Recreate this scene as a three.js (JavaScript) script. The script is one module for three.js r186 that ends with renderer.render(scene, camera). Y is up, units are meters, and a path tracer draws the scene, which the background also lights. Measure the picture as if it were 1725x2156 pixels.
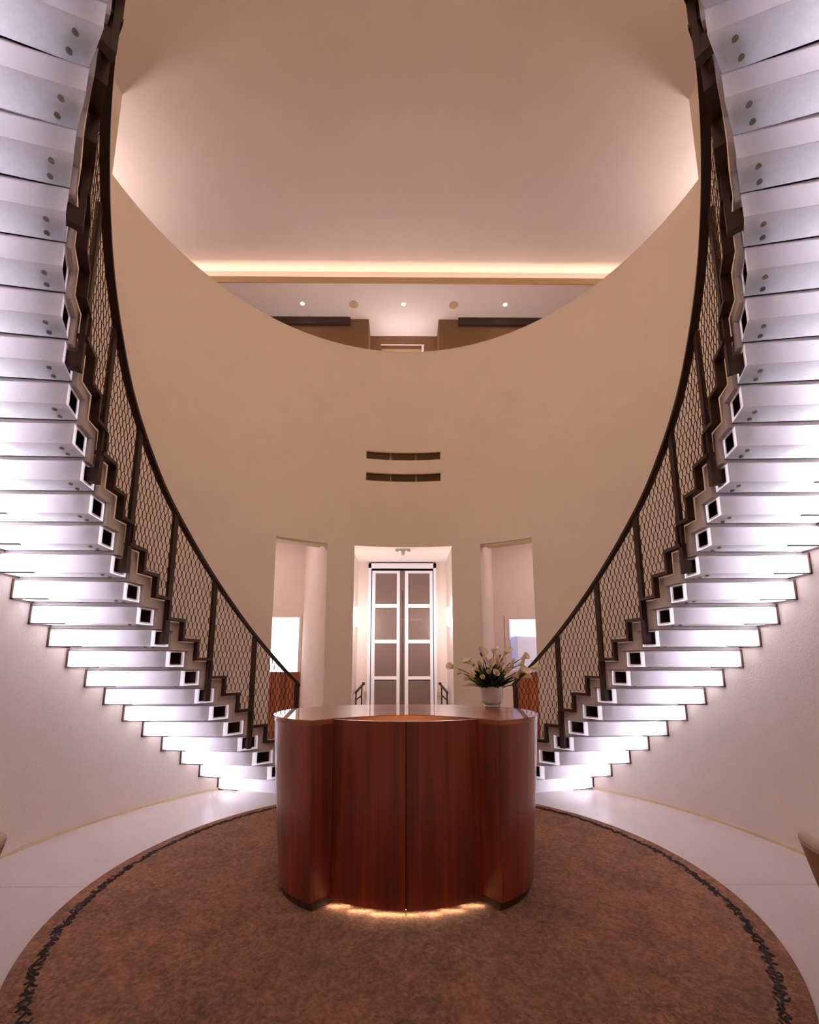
import * as THREE from 'three';
import { mergeGeometries, toCreasedNormals } from 'three/addons/utils/BufferGeometryUtils.js';
import { RectAreaLightUniformsLib } from 'three/addons/lights/RectAreaLightUniformsLib.js';
import { RoundedBoxGeometry } from 'three/addons/geometries/RoundedBoxGeometry.js';

RectAreaLightUniformsLib.init();
const scene = new THREE.Scene();
scene.background = new THREE.Color(0x000000);
const renderer = new THREE.WebGLRenderer({ antialias: true });
renderer.toneMapping = THREE.LinearToneMapping;
renderer.toneMappingExposure = 1.0;
renderer.shadowMap.enabled = true;

// ------------------------------------------------------------ camera (origin = centre of the round hall, floor at y 0)
const DIST = 3.232, EYE = 1.386;
const camera = new THREE.PerspectiveCamera(2 * Math.atan(1253 / 930) * 180 / Math.PI, 1725 / 2506, 0.05, 60);
camera.setViewOffset(1725, 2506, 0, 0, 1725, 2156);
camera.position.set(0, EYE, DIST);
camera.rotation.order = 'YXZ';
camera.rotation.set(0.1577, -0.0072, 0);
camera.updateProjectionMatrix();
camera.updateMatrixWorld(true);

// ------------------------------------------------------------ light levels
const WARM = new THREE.Color().setRGB(1.0, 0.772, 0.592);
const PINK = new THREE.Color().setRGB(1.0, 0.78, 0.73);
const COOL = new THREE.Color().setRGB(1.0, 0.945, 1.05);
const LEVEL = { tread: 510, cove: 15, down: 10, gallery: 75, well: 7.0, side: 20, sconce: 1.8, glow: 42, desk: 80, kitchen: 14, vestibule: 6.5 };

// ------------------------------------------------------------ helpers
let seed = 7;
const rnd = () => { seed = (seed * 1664525 + 1013904223) >>> 0; return seed / 4294967296; };
const rr = (a, b) => a + (b - a) * rnd();
const RAD = Math.PI / 180;
const Z = (d) => DIST - d;                                 // depth in front of the camera -> world z
const used = {};
function numbered(n) { used[n] = (used[n] || 0) + 1; return used[n] === 1 ? n : `${n}_${String(used[n] - 1).padStart(3, '0')}`; }
function shade(o) { o.castShadow = true; o.receiveShadow = true; return o; }
function part(name, geo, mat, parent) { const m = shade(new THREE.Mesh(Array.isArray(geo) ? merge(geo) : geo, mat)); m.name = name; parent.add(m); return m; }
function thing(name, label, category, pos = [0, 0, 0], group) {
  const g = new THREE.Group(); g.name = numbered(name); g.position.set(...pos);
  g.userData = { label, category }; if (group) g.userData.group = group; scene.add(g); return g;
}
function solo(name, geo, mat, label, category, group) {
  const m = part(numbered(name), geo, mat, scene); m.userData = { label, category }; if (group) m.userData.group = group; return m;
}
function struct(name, geo, mat, label, category) { const m = part(name, geo, mat, scene); m.userData = { kind: 'structure', label, category }; return m; }
function stuff(m) { m.userData.kind = 'stuff'; return m; }
function clean(g) {
  if (g.index) g = g.toNonIndexed();
  for (const k of Object.keys(g.attributes)) if (!['position', 'normal', 'uv'].includes(k)) g.deleteAttribute(k);
  if (!g.attributes.uv) g.setAttribute('uv', new THREE.BufferAttribute(new Float32Array(g.attributes.position.count * 2), 2));
  if (!g.attributes.normal) g.computeVertexNormals();
  return g;
}
function merge(list) { return list.length === 1 ? list[0] : mergeGeometries(list.map(clean)); }
function box(x0, x1, y0, y1, z0, z1) {
  const g = new THREE.BoxGeometry(Math.abs(x1 - x0), Math.abs(y1 - y0), Math.abs(z1 - z0)); g.translate((x0 + x1) / 2, (y0 + y1) / 2, (z0 + z1) / 2);
  const p = g.attributes.position, n = g.attributes.normal, uv = g.attributes.uv;
  for (let i = 0; i < p.count; i++) {
    if (Math.abs(n.getY(i)) > .5) uv.setXY(i, p.getX(i), p.getZ(i)); else if (Math.abs(n.getX(i)) > .5) uv.setXY(i, p.getZ(i), p.getY(i)); else uv.setXY(i, p.getX(i), p.getY(i));
  }
  return g;
}
// prism over a plan polygon [[x, z], ...] with uv in metres; smooth > 0 rounds the shading of curved sides
function prism(pts, y0, y1, smooth = 0, caps = true, low = (p) => p) {   // low() may move the bottom outline
  let area = 0; const n = pts.length;
  for (let i = 0; i < n; i++) { const [a, b] = pts[i], [c, d] = pts[(i + 1) % n]; area += a * d - c * b; }
  const P = area > 0 ? pts.slice().reverse() : pts.slice();      // clockwise in x,z = outward sides
  const pos = [], uv = [];
  const tri = (a, b, c, ua, ub, uc) => { pos.push(...a, ...b, ...c); uv.push(...ua, ...ub, ...uc); };
  let s = 0;
  for (let i = 0; i < n; i++) {
    const [ax, az] = P[i], [bx, bz] = P[(i + 1) % n], l = Math.hypot(bx - ax, bz - az);
    const [cx, cz] = low([ax, az]), [dx, dz] = low([bx, bz]);
    tri([cx, y0, cz], [dx, y0, dz], [bx, y1, bz], [s, y0], [s + l, y0], [s + l, y1]);
    tri([cx, y0, cz], [bx, y1, bz], [ax, y1, az], [s, y0], [s + l, y1], [s, y1]); s += l;
  }
  if (caps) {
    const v = P.map(([x, z]) => new THREE.Vector2(x, z));
    for (const f of THREE.ShapeUtils.triangulateShape(v, [])) {
      let [i, j, k] = f; const c = (v[j].x - v[i].x) * (v[k].y - v[i].y) - (v[k].x - v[i].x) * (v[j].y - v[i].y);
      if (c > 0) [j, k] = [k, j];
      const A = (q, y) => { const [x, z] = y === y0 ? low(P[q]) : P[q]; return [x, y, z]; }, U = (q) => P[q];
      tri(A(i, y1), A(j, y1), A(k, y1), U(i), U(j), U(k)); tri(A(i, y0), A(k, y0), A(j, y0), U(i), U(k), U(j));
    }
  }
  let g = new THREE.BufferGeometry();
  g.setAttribute('position', new THREE.Float32BufferAttribute(pos, 3)); g.setAttribute('uv', new THREE.Float32BufferAttribute(uv, 2)); g.computeVertexNormals();
  return smooth ? toCreasedNormals(g, smooth) : g;
}
const pol = (r, a) => [r * Math.sin(a), -r * Math.cos(a)];       // angle from the far side of the hall, positive to the right
function ring(r0, r1, a0, a1, y0, y1, step = 2) {
  const n = Math.max(1, Math.ceil((a1 - a0) / step)), p = [];
  for (let i = 0; i <= n; i++) p.push(pol(r0, (a0 + (a1 - a0) * i / n) * RAD));
  for (let i = n; i >= 0; i--) p.push(pol(r1, (a0 + (a1 - a0) * i / n) * RAD));
  return prism(p, y0, y1, .3);
}
function bar(a, b, w, h = w) {                                   // straight bar with a square section between two points
  const A = new THREE.Vector3(...a), B = new THREE.Vector3(...b), L = A.distanceTo(B);
  const g = new THREE.BoxGeometry(w, h, L); const m = new THREE.Matrix4().lookAt(B, A, Math.abs(B.y - A.y) > .98 * L ? new THREE.Vector3(1, 0, 0) : new THREE.Vector3(0, 1, 0));
  g.applyMatrix4(m); g.translate((A.x + B.x) / 2, (A.y + B.y) / 2, (A.z + B.z) / 2); return g;
}
function wire(pts, r, sides = 3) {                               // cheap tube along points
  const pos = [], n = pts.length, rings = [];
  const up = new THREE.Vector3(), t = new THREE.Vector3(), u = new THREE.Vector3(), v = new THREE.Vector3();
  for (let i = 0; i < n; i++) {
    t.subVectors(pts[Math.min(n - 1, i + 1)], pts[Math.max(0, i - 1)]).normalize();
    up.set(0, 1, 0); if (Math.abs(t.y) > .9) up.set(t.z, 0, 1 + 0 * t.x);
    u.crossVectors(up, t).normalize(); v.crossVectors(t, u);
    const R = typeof r === 'function' ? r(i / (n - 1)) : r, q = [];
    for (let k = 0; k < sides; k++) { const a = k / sides * 2 * Math.PI; q.push(pts[i].clone().addScaledVector(u, Math.cos(a) * R).addScaledVector(v, Math.sin(a) * R)); }
    rings.push(q);
  }
  for (let i = 0; i < n - 1; i++) for (let k = 0; k < sides; k++) {
    const a = rings[i][k], b = rings[i][(k + 1) % sides], c = rings[i + 1][(k + 1) % sides], d = rings[i + 1][k];
    for (const p of [a, b, c, a, c, d]) pos.push(p.x, p.y, p.z);
  }
  const g = new THREE.BufferGeometry(); g.setAttribute('position', new THREE.Float32BufferAttribute(pos, 3)); g.computeVertexNormals(); return clean(g);
}
function areaLight(color, intensity, w, h, at, target, parent = scene) {
  const l = new THREE.RectAreaLight(color, intensity, w, h); l.position.set(...at); parent.add(l); l.lookAt(...target); return l;
}
function spline(table) {                                         // smooth curve through [k, value] pairs
  const n = table.length, m = table.map((p, i) => i === 0 || i === n - 1 ? 0 : (table[i + 1][1] - table[i - 1][1]) / (table[i + 1][0] - table[i - 1][0]));
  m[0] = (table[1][1] - table[0][1]) / (table[1][0] - table[0][0]); m[n - 1] = (table[n - 1][1] - table[n - 2][1]) / (table[n - 1][0] - table[n - 2][0]);
  return (x) => {
    if (x <= table[0][0]) return table[0][1] + m[0] * (x - table[0][0]);
    if (x >= table[n - 1][0]) return table[n - 1][1] + m[n - 1] * (x - table[n - 1][0]);
    let i = 0; while (x > table[i + 1][0]) i++;
    const h = table[i + 1][0] - table[i][0], t = (x - table[i][0]) / h;
    return (2 * t ** 3 - 3 * t * t + 1) * table[i][1] + (t ** 3 - 2 * t * t + t) * h * m[i] + (-2 * t ** 3 + 3 * t * t) * table[i + 1][1] + (t ** 3 - t * t) * h * m[i + 1];
  };
}

// ------------------------------------------------------------ textures: tiling value noise
function noiseGrid(nx, ny) { const a = new Float32Array(nx * ny); for (let i = 0; i < a.length; i++) a[i] = rnd(); return { a, nx, ny }; }
function sample(g, u, v) {
  const x = u * g.nx, y = v * g.ny, i = Math.floor(x), j = Math.floor(y), sx = x - i, sy = y - j, f = sx * sx * (3 - 2 * sx), h = sy * sy * (3 - 2 * sy);
  const at = (p, q) => g.a[((q % g.ny) + g.ny) % g.ny * g.nx + ((p % g.nx) + g.nx) % g.nx];
  return (at(i, j) * (1 - f) + at(i + 1, j) * f) * (1 - h) + (at(i, j + 1) * (1 - f) + at(i + 1, j + 1) * f) * h;
}
function texture(w, h, fn, srgb, rx = 1, ry = 1) {
  const d = new Uint8Array(w * h * 4);
  for (let j = 0; j < h; j++) for (let i = 0; i < w; i++) { const c = fn(i / w, j / h), o = 4 * (j * w + i); for (let k = 0; k < 3; k++) d[o + k] = Math.max(0, Math.min(255, c[k])); d[o + 3] = 255; }
  const t = new THREE.DataTexture(d, w, h); t.wrapS = t.wrapT = THREE.RepeatWrapping; t.magFilter = THREE.LinearFilter; t.minFilter = THREE.LinearMipmapLinearFilter; t.generateMipmaps = true;
  if (srgb) t.colorSpace = THREE.SRGBColorSpace; t.repeat.set(rx, ry); t.needsUpdate = true; return t;
}
const gA = noiseGrid(6, 6), gB = noiseGrid(24, 24), gC = noiseGrid(96, 96), gD = noiseGrid(200, 200);
const plasterBump = texture(512, 512, (u, v) => { const s = 255 * (.3 * sample(gB, u, v) + .35 * sample(gC, u, v) + .35 * sample(gD, u, v)); return [s, s, s]; }, false, .8, .8);
const tone = (r, g, b, amp, grids) => (u, v) => { let s = 0; for (const [q, w] of grids) s += w * (sample(q, u, v) - .5); const k = 1 + amp * s; return [r * k, g * k, b * k]; };
const wG1 = noiseGrid(40, 3), wG2 = noiseGrid(160, 5), wG3 = noiseGrid(9, 2), wG4 = noiseGrid(400, 12);
const woodFn = (r, g, b) => (u, v) => { const s = .55 * sample(wG3, u, v) + .6 * sample(wG1, u, v) + .35 * sample(wG2, u, v) + .25 * sample(wG4, u, v) - .875; const k = 1 + .46 * s; return [r * k, g * k * (1 + .1 * s), b * k]; };

// ------------------------------------------------------------ materials
const std = (o) => new THREE.MeshStandardMaterial(o);
const M = {
  wall: std({ map: texture(256, 256, tone(230, 216, 205, .03, [[gA, .5], [gB, .5]]), true, .35, .35), bumpMap: plasterBump, bumpScale: .0016, roughness: .93 }),
  ceiling: std({ map: texture(256, 256, tone(232, 222, 214, .02, [[gA, .5], [gB, .5]]), true, .3, .3), roughness: .95 }),
  pinkWall: std({ map: texture(256, 256, tone(229, 212, 204, .03, [[gA, .5], [gB, .5]]), true, .4, .4), bumpMap: plasterBump, bumpScale: .001, roughness: .95 }),
  white: std({ color: 0xefe8e6, roughness: .5 }),
  trim: std({ color: 0xd9c79c, roughness: .5 }),
  floor: new THREE.MeshPhysicalMaterial({ map: texture(512, 512, tone(222, 208, 204, .06, [[gA, .4], [gC, .4], [gD, .8]]), true, 1, 1), roughness: .32, clearcoat: .25, clearcoatRoughness: .12 }),
  brown: std({ color: 0x7a5a3c, roughness: .7 }),
  darkBrown: std({ color: 0x3a2216, roughness: .6 }),
  tan: std({ color: 0xc9a983, roughness: .85 }),
  bronze: new THREE.MeshStandardMaterial({ color: 0x3a2419, roughness: .5, metalness: .35 }),
  wireMesh: new THREE.MeshStandardMaterial({ color: 0x4a3524, roughness: .5, metalness: .4 }),
  slab: std({ color: 0xd2c8c4, roughness: .7 }),
  acrylic: std({ color: 0xe9e6ea, roughness: .4 }),
  underside: new THREE.MeshPhysicalMaterial({ map: texture(256, 256, tone(226, 226, 230, .05, [[gB, .6], [gC, .6]]), true, 1.5, 1.5), roughness: 1, transmission: .55, thickness: 0, side: THREE.DoubleSide }),
  diffuser: new THREE.MeshPhysicalMaterial({ color: 0xf4f1f6, roughness: 1, transmission: .55, thickness: 0, side: THREE.DoubleSide }),
  steel: std({ color: 0x2b2622, roughness: .6 }),
  bolt: new THREE.MeshStandardMaterial({ color: 0x9a9580, roughness: .45, metalness: .7 }),
  led: std({ color: 0xffffff, emissive: COOL, emissiveIntensity: 2 }),
  ledWarm: std({ color: 0xffffff, emissive: new THREE.Color().setRGB(1, .86, .66), emissiveIntensity: 2.2 }),
  mahogany: new THREE.MeshPhysicalMaterial({ map: texture(1024, 512, woodFn(118, 46, 24), true, .9, .45), roughness: .34, clearcoat: .35, clearcoatRoughness: .18 }),
  woodTop: new THREE.MeshPhysicalMaterial({ map: (() => { const t = texture(1024, 512, woodFn(158, 92, 48), true, .8, .5); t.rotation = Math.PI / 2; return t; })(), roughness: .4, clearcoat: .75, clearcoatRoughness: .02, specularIntensity: .3 }),
  woodPanel: std({ map: texture(1024, 512, woodFn(150, 84, 52), true, 1, .5), roughness: .5 }),
  rug: std({ map: texture(1024, 1024, tone(134, 90, 62, .42, [[gA, .35], [gB, .35], [gC, .5], [gD, .7]]), true, .45, .45), bumpMap: texture(512, 512, (u, v) => { const s = 255 * (.5 * sample(gC, u, v) + .5 * sample(gD, u, v)); return [s, s, s]; }, false, 1.6, 1.6), bumpScale: .006, roughness: 1 }),
  thread: std({ color: 0x3a2d2e, roughness: 1 }),
  grille: std({ color: 0x6d4b2e, roughness: .7 }),
  grilleFrame: std({ color: 0x8a6744, roughness: .6 }),
  taupe: new THREE.MeshPhysicalMaterial({ color: 0x7a675e, roughness: .35, clearcoat: .3 }),
  doorWhite: std({ color: 0xf4f0f6, roughness: .45 }),
  sconce: std({ color: 0xffffff, emissive: new THREE.Color().setRGB(1, .92, .95), emissiveIntensity: 6 }),
  lampDisc: std({ color: 0xffffff, emissive: new THREE.Color().setRGB(1, .9, .75), emissiveIntensity: 4 }),
  windowGlow: std({ color: 0xffffff, emissive: new THREE.Color().setRGB(1, 1, 1), emissiveIntensity: 1.6 }),
  kitchen: std({ color: 0xeceaf6, roughness: .7 }),
  ceramic: new THREE.MeshPhysicalMaterial({ color: 0xf4eeea, roughness: .25, clearcoat: .6 }),
  leaf: std({ color: 0x4c5a22, roughness: .6, side: THREE.DoubleSide }),
  leafDark: std({ color: 0x2f3a18, roughness: .6, side: THREE.DoubleSide }),
  stem: std({ color: 0x5d6b2c, roughness: .6 }),
  petal: std({ color: 0xfdeccb, roughness: .7, side: THREE.DoubleSide }),
  spadix: std({ color: 0xd9a63a, roughness: .7 }),
  hide: std({ map: texture(256, 256, tone(150, 112, 66, .12, [[gB, .5], [gC, .8]]), true, 2, 2), roughness: .8 }),
  hideLight: std({ color: 0xd8c6b0, roughness: .9 }),
};

// ================================================================= STRUCTURE
const RW = 2.961, RO = 3.16, TOPW = 6.2, HEAD = 3.07, H = 8.0, UPF = 5.27;
// floor: two slabs with a straight joint across the hall
{
  const f = new THREE.Group(); f.name = 'floor'; f.userData = { kind: 'structure', label: 'pale glossy stone floor of the round hall', category: 'floor' }; scene.add(f);
  const zj = Z(3.07);
  part('sub_floor', box(-6.5, 6.5, -.2, -.012, Z(10.5), Z(-3.6)), M.brown, f);
  part('stone_slab', box(-6.5, 6.5, -.012, 0, Z(10.5), zj - .002), M.floor, f);
  part('stone_slab', box(-6.5, 6.5, -.012, 0, zj + .002, Z(-3.6)), M.floor, f);
}
{
  const g = [], vy = [[4.062, 4.20], [4.40, 4.534]], va = [-11.8, 10];
  for (const [a, b] of [[-132, -35.4], [-21.8, -14.4], [12.7, 20.5], [34.3, 132]]) g.push(ring(RW, RO, a, b, 0, HEAD));
  g.push(ring(RW, RO, -180, 180, HEAD, vy[0][0]));
  g.push(ring(RW, RO, -180, 180, vy[0][1], vy[1][0]));
  for (const [y0, y1] of vy) g.push(ring(RW, RO, va[1], va[0] + 360, y0, y1), ring(RW + .07, RO, va[0], va[1], y0, y1));
  g.push(ring(RW, RO, -180, 180, vy[1][1], TOPW, 1.5));
  struct('wall_round', g, M.wall, 'tall curved cream plaster wall of the round hall', 'wall');
}
for (const [n, a, b] of [['left', -132, -35.4], ['right', 34.3, 132]])
  struct('baseboard_' + n, ring(RW - .012, RW, a, b, 0, .022), M.trim, n === 'left' ? 'thin pale base strip under the staircase beside the white window' : 'thin pale base strip under the staircase beside the flowers', 'baseboard');

// upper floor and ceiling
{
  const sh = new THREE.Shape([[-6.2, Z(-3.4)], [6.2, Z(-3.4)], [6.2, Z(7.9)], [-6.2, Z(7.9)]].map(([x, z]) => new THREE.Vector2(x, z)));
  const hole = new THREE.Path(); hole.absarc(0, 0, RO, 0, Math.PI * 2, true); sh.holes.push(hole);
  const g = new THREE.ExtrudeGeometry(sh, { depth: .25, bevelEnabled: false, curveSegments: 90 }); g.rotateX(Math.PI / 2); g.translate(0, UPF, 0);
  const m = struct('floor_upper', g, M.floor, 'upper gallery floor around the open well', 'floor'); m.visible = true;
}
struct('ceiling', box(-6.2, 6.2, H, H + .15, Z(7.0), Z(-3.4)), M.ceiling, 'wide plain ceiling above the round well', 'ceiling');
for (const s of [-1, 1])
  struct(s < 0 ? 'wall_upper_left' : 'wall_upper_right', box(s * 3.34, s * 3.56, UPF, H, Z(4.22), Z(-3.4)), M.wall, s < 0 ? 'upper wall ending at a corner above the left stair' : 'upper wall ending at a corner above the right stair', 'wall');
struct('wall_upper_ends', [box(-6.35, -6.2, UPF, H, Z(7.9), Z(-3.4)), box(6.2, 6.35, UPF, H, Z(7.9), Z(-3.4)), box(-6.2, 6.2, UPF, H, Z(-3.4), Z(-3.55))], M.wall, 'outer walls of the upper gallery', 'wall');
// dropped soffit with a cove, recess in the middle
const SF = 7.705, ZF = 6.5, ZB = 7.266, ZR = 7.69, RX0 = -.70, RX1 = .59;
struct('trim_1', box(-6.2, 6.2, SF, 7.815, Z(ZF - .02), Z(ZF)), M.tan, 'tan fascia under the lit cove line', 'trim');
struct('ceiling_soffit', [box(-6.2, 6.2, SF, SF + .03, Z(ZF), Z(ZB)), box(RX0, RX1, SF, SF + .03, Z(ZB), Z(ZR + .1))], M.ceiling, 'lower soffit of the upper gallery with small downlights', 'ceiling');
struct('wall_cove_back', box(-6.2, 6.2, SF + .03, H, Z(ZF + .065), Z(ZF + .14)), M.ceiling, 'upright back of the light cove', 'wall');
{
  const w = new THREE.Group(); w.name = 'wall_upper_back'; w.userData = { kind: 'structure', label: 'brown back wall of the upper gallery beneath the soffit', category: 'wall' }; scene.add(w);
  part('panel', box(-6.2, RX0, UPF, SF, Z(ZB), Z(ZB + .1)), M.brown, w);
  part('panel', box(RX1, 6.2, UPF, SF, Z(ZB), Z(ZB + .1)), M.brown, w);
  part('return', box(RX0 - .1, RX0, UPF, SF, Z(ZB + .1), Z(ZR + .1)), M.brown, w);
  part('return', box(RX1, RX1 + .1, UPF, SF, Z(ZB + .1), Z(ZR + .1)), M.brown, w);
  part('portal', [box(RX0, -.49, UPF, SF, Z(ZR), Z(ZR + .1)), box(.335, RX1, UPF, SF, Z(ZR), Z(ZR + .1)), box(-.49, .335, 7.51, SF, Z(ZR), Z(ZR + .1))], M.brown, w);
  part('portal_trim', [box(-.5, .345, 7.505, 7.518, Z(ZR - .012), Z(ZR)), box(.29, .335, 7.38, 7.505, Z(ZR - .012), Z(ZR + .1))], M.white, w);
  part('lobby_ceiling', box(-.9, .8, 7.505, 7.56, Z(ZR + .1), Z(ZR + 1.6)), M.tan, w);
  part('lobby_walls', [box(-.95, -.9, UPF, 7.56, Z(ZR + .1), Z(ZR + 1.6)), box(.8, .85, UPF, 7.56, Z(ZR + .1), Z(ZR + 1.6)), box(-.95, .85, UPF, 7.56, Z(ZR + 1.6), Z(ZR + 1.65)), box(-.95, .85, UPF - .05, UPF, Z(ZR + .1), Z(ZR + 1.65))], M.tan, w);
  for (const [x0, x1] of [[-2.6, -1.04], [.95, 2.5]]) part('curtain_rail', box(x0, x1, 7.56, 7.69, Z(ZB - .06), Z(ZB)), M.darkBrown, w);
}

// rooms behind the hall --------------------------------------------------
const PF = 7.123, PX0 = -.79, PX1 = .652;
struct('wall_passage', [box(PX0 - .12, PX0, 0, HEAD, Z(PF), Z(6.2)), box(PX1, PX1 + .12, 0, HEAD, Z(PF), Z(6.2)),
  box(PX0, -.575, 0, HEAD, Z(PF), Z(PF + .15)), box(.443, PX1, 0, HEAD, Z(PF), Z(PF + .15))], M.pinkWall, 'short bright passage walls framing the tall double door', 'wall');
struct('ceiling_passage', box(PX0 - .12, PX1 + .12, HEAD + .001, HEAD + .1, Z(PF + .15), Z(6.25)), M.ceiling, 'low bright ceiling of the door passage', 'ceiling');
function sideRoom(s, a, farX, name, win, label) {
  const [ox, oz] = pol(RO - .02, a * RAD), zf = Z(8.2);
  struct('wall_' + name + '_flank', prism([[ox, oz], [farX, zf], [farX - s * .12, zf], [ox - s * .14, oz]], 0, 4.0), M.pinkWall, label + ', flank wall beside the passage', 'wall');
  const wx0 = win[0], wx1 = win[1], y0 = win[2], y1 = win[3], e = s * 4.6;
  const B = (p, q, a0, a1) => box(Math.min(p, q), Math.max(p, q), a0, a1, zf, zf - .15);
  struct('wall_' + name + '_far', [B(farX - s * .12, wx0, 0, 4.0), B(wx0, wx1, y1, 4.0), B(wx0, wx1, 0, y0), B(wx1, e, 0, 4.0)], M.pinkWall, label + ', far wall with the window', 'wall');
  struct('wall_' + name + '_end', box(Math.min(e, e + s * .1), Math.max(e, e + s * .1), 0, 4.0, Z(5.0), zf - .15), M.pinkWall, label + ', end wall out of sight', 'wall');
  struct('wall_' + name + '_near', box(Math.min(s * 2.75, e), Math.max(s * 2.75, e), 0, 4.0, Z(4.9), Z(5.0)), M.pinkWall, label + ', near wall behind the stair', 'wall');
  const cp = []; for (let q = 0; q <= 20; q++) cp.push(pol(RO - .03, s * (15 + 41 * q / 20) * RAD));
  cp.push([e, cp[20][1]], [e, zf - .15], [cp[0][0], zf - .15]);
  struct('ceiling_' + name, prism(cp, 4.0, 4.1), M.ceiling, label + ', ceiling', 'ceiling');
}
sideRoom(-1, -21.8, -1.93, 'side_left', [-1.985, -3.2, 1.267, 2.268], 'pink side room with the blank white window');
sideRoom(1, 20.5, 1.633, 'side_right', [1.915, 3.2, 1.267, 2.253], 'pink side room behind the flowers');
// yellow trim strips glimpsed under the two side lintels
for (const [s, a0, a1] of [[-1, -35.4, -23.2], [1, 21.9, 34.3]])
  struct(s < 0 ? 'trim_2' : 'trim_3', ring(RW + .015, RW + .17, a0, a1, HEAD - .03, HEAD), M.trim, s < 0 ? 'yellow strip under the lintel of the opening with the white window' : 'yellow strip under the lintel of the opening behind the flowers', 'trim');

// vestibule behind the camera
struct('wall_vestibule', [box(-2.5, -2.35, 0, HEAD, Z(-3.4), Z(.95)), box(2.35, 2.5, 0, HEAD, Z(-3.4), Z(.95)), box(-2.5, 2.5, 0, HEAD, Z(-3.4), Z(-3.55))], M.wall, 'walls of the entrance vestibule', 'wall');
struct('ceiling_vestibule', box(-2.5, 2.5, HEAD, HEAD + .12, Z(-3.55), Z(.35)), M.ceiling, 'ceiling of the entrance vestibule', 'ceiling');

// ---------------------------------------------------------------- windows and door
{
  const w = new THREE.Group(); w.name = 'window_1'; w.userData = { kind: 'structure', label: 'blank bright white window in the pink side room', category: 'window' }; scene.add(w);
  const z = Z(8.2);
  part('pane', box(-3.2, -1.985, 1.267, 2.268, z - .05, z - .03), M.windowGlow, w);
  part('casing', [box(-3.25, -1.93, 2.268, 2.305, z, z + .02), box(-1.985, -1.93, 1.2, 2.268, z, z + .02)], M.pinkWall, w);
  areaLight(0xffffff, .5, 1.2, 1.0, [-2.6, 1.77, z + .03], [-2.6, 1.77, 3], w);
}
{
  const w = new THREE.Group(); w.name = 'window_2'; w.userData = { kind: 'structure', label: 'window with a pale casing looking into a white pantry', category: 'window' }; scene.add(w);
  const z = Z(8.2);
  part('casing', [box(1.83, 3.25, 2.253, 2.307, z, z + .02), box(1.83, 1.915, 1.2, 2.253, z, z + .02)], M.pinkWall, w);
  part('pane', box(1.915, 3.2, 1.267, 2.253, z - .08, z - .076), new THREE.MeshPhysicalMaterial({ color: 0xffffff, roughness: 0, transmission: 1, thickness: 0 }), w);
}
// pantry seen through window_2
struct('wall_pantry', [box(1.5, 5, 0, 3, Z(9.9), Z(10)), box(1.45, 1.55, 0, 3, Z(8.36), Z(10)), box(4.9, 5, 0, 3, Z(8.36), Z(10)), box(1.45, 5, 2.9, 3, Z(8.36), Z(10))], M.kitchen, 'white walls of the pantry beyond the window', 'wall');
{
  const c = thing('pantry_cupboard', 'tall pale cupboard seen through the pantry window', 'cupboard', [2.75, 0, Z(9.62)]);
  part('carcass', box(-.42, .42, 0, 2.0, -.25, .25), M.kitchen, c);
  part('door', box(-.4, .4, .1, 1.32, .25, .27), M.white, c); part('door', box(-.4, .4, 1.34, 1.98, .25, .27), M.white, c);
  const k = thing('pantry_counter', 'low white counter under the pantry cupboard', 'counter', [2.9, 0, Z(9.0)]);
  part('body', box(-.9, .9, 0, 1.28, -.28, .28), M.kitchen, k); part('worktop', box(-.92, .92, 1.28, 1.31, -.3, .3), M.white, k);
  const b = thing('storage_box', 'small white box standing on the pantry counter', 'box', [2.66, 1.31, Z(9.0)]);
  part('body', new RoundedBoxGeometry(.24, .15, .2, 2, .01).translate(0, .075, 0), M.kitchen, b); part('lid', new RoundedBoxGeometry(.26, .03, .22, 2, .008).translate(0, .165, 0), M.white, b);
  const l = thing('pantry_light', 'flat ceiling light inside the white pantry', 'light', [3.0, 2.9, Z(9.2)]);
  part('frame', box(-.55, .55, -.02, 0, -.3, .3), M.white, l); part('diffuser', box(-.5, .5, -.026, -.02, -.25, .25), M.led, l);
  areaLight(new THREE.Color().setRGB(.86, .84, 1), LEVEL.kitchen, 1, .5, [0, -.04, 0], [3, 0, Z(9.2)], l);
}
for (const [s, x0, x1, lab] of [[-1, -3.2, -1.94, 'reddish wood panel below the blank white window'], [1, 1.98, 3.2, 'reddish wood panel below the pantry window']]) {
  const p = thing('wainscot_panel', lab, 'panel', [0, 0, Z(8.2) + .025]);
  const n = 5, w = (x1 - x0) / n;
  for (let i = 0; i < n; i++) part('board', box(x0 + i * w + .003, x0 + (i + 1) * w - .003, .02, 1.25, -.02, .012), M.woodPanel, p);
  part('cap', box(x0, x1, 1.25, 1.267, -.022, .018), M.woodPanel, p);
}
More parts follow.
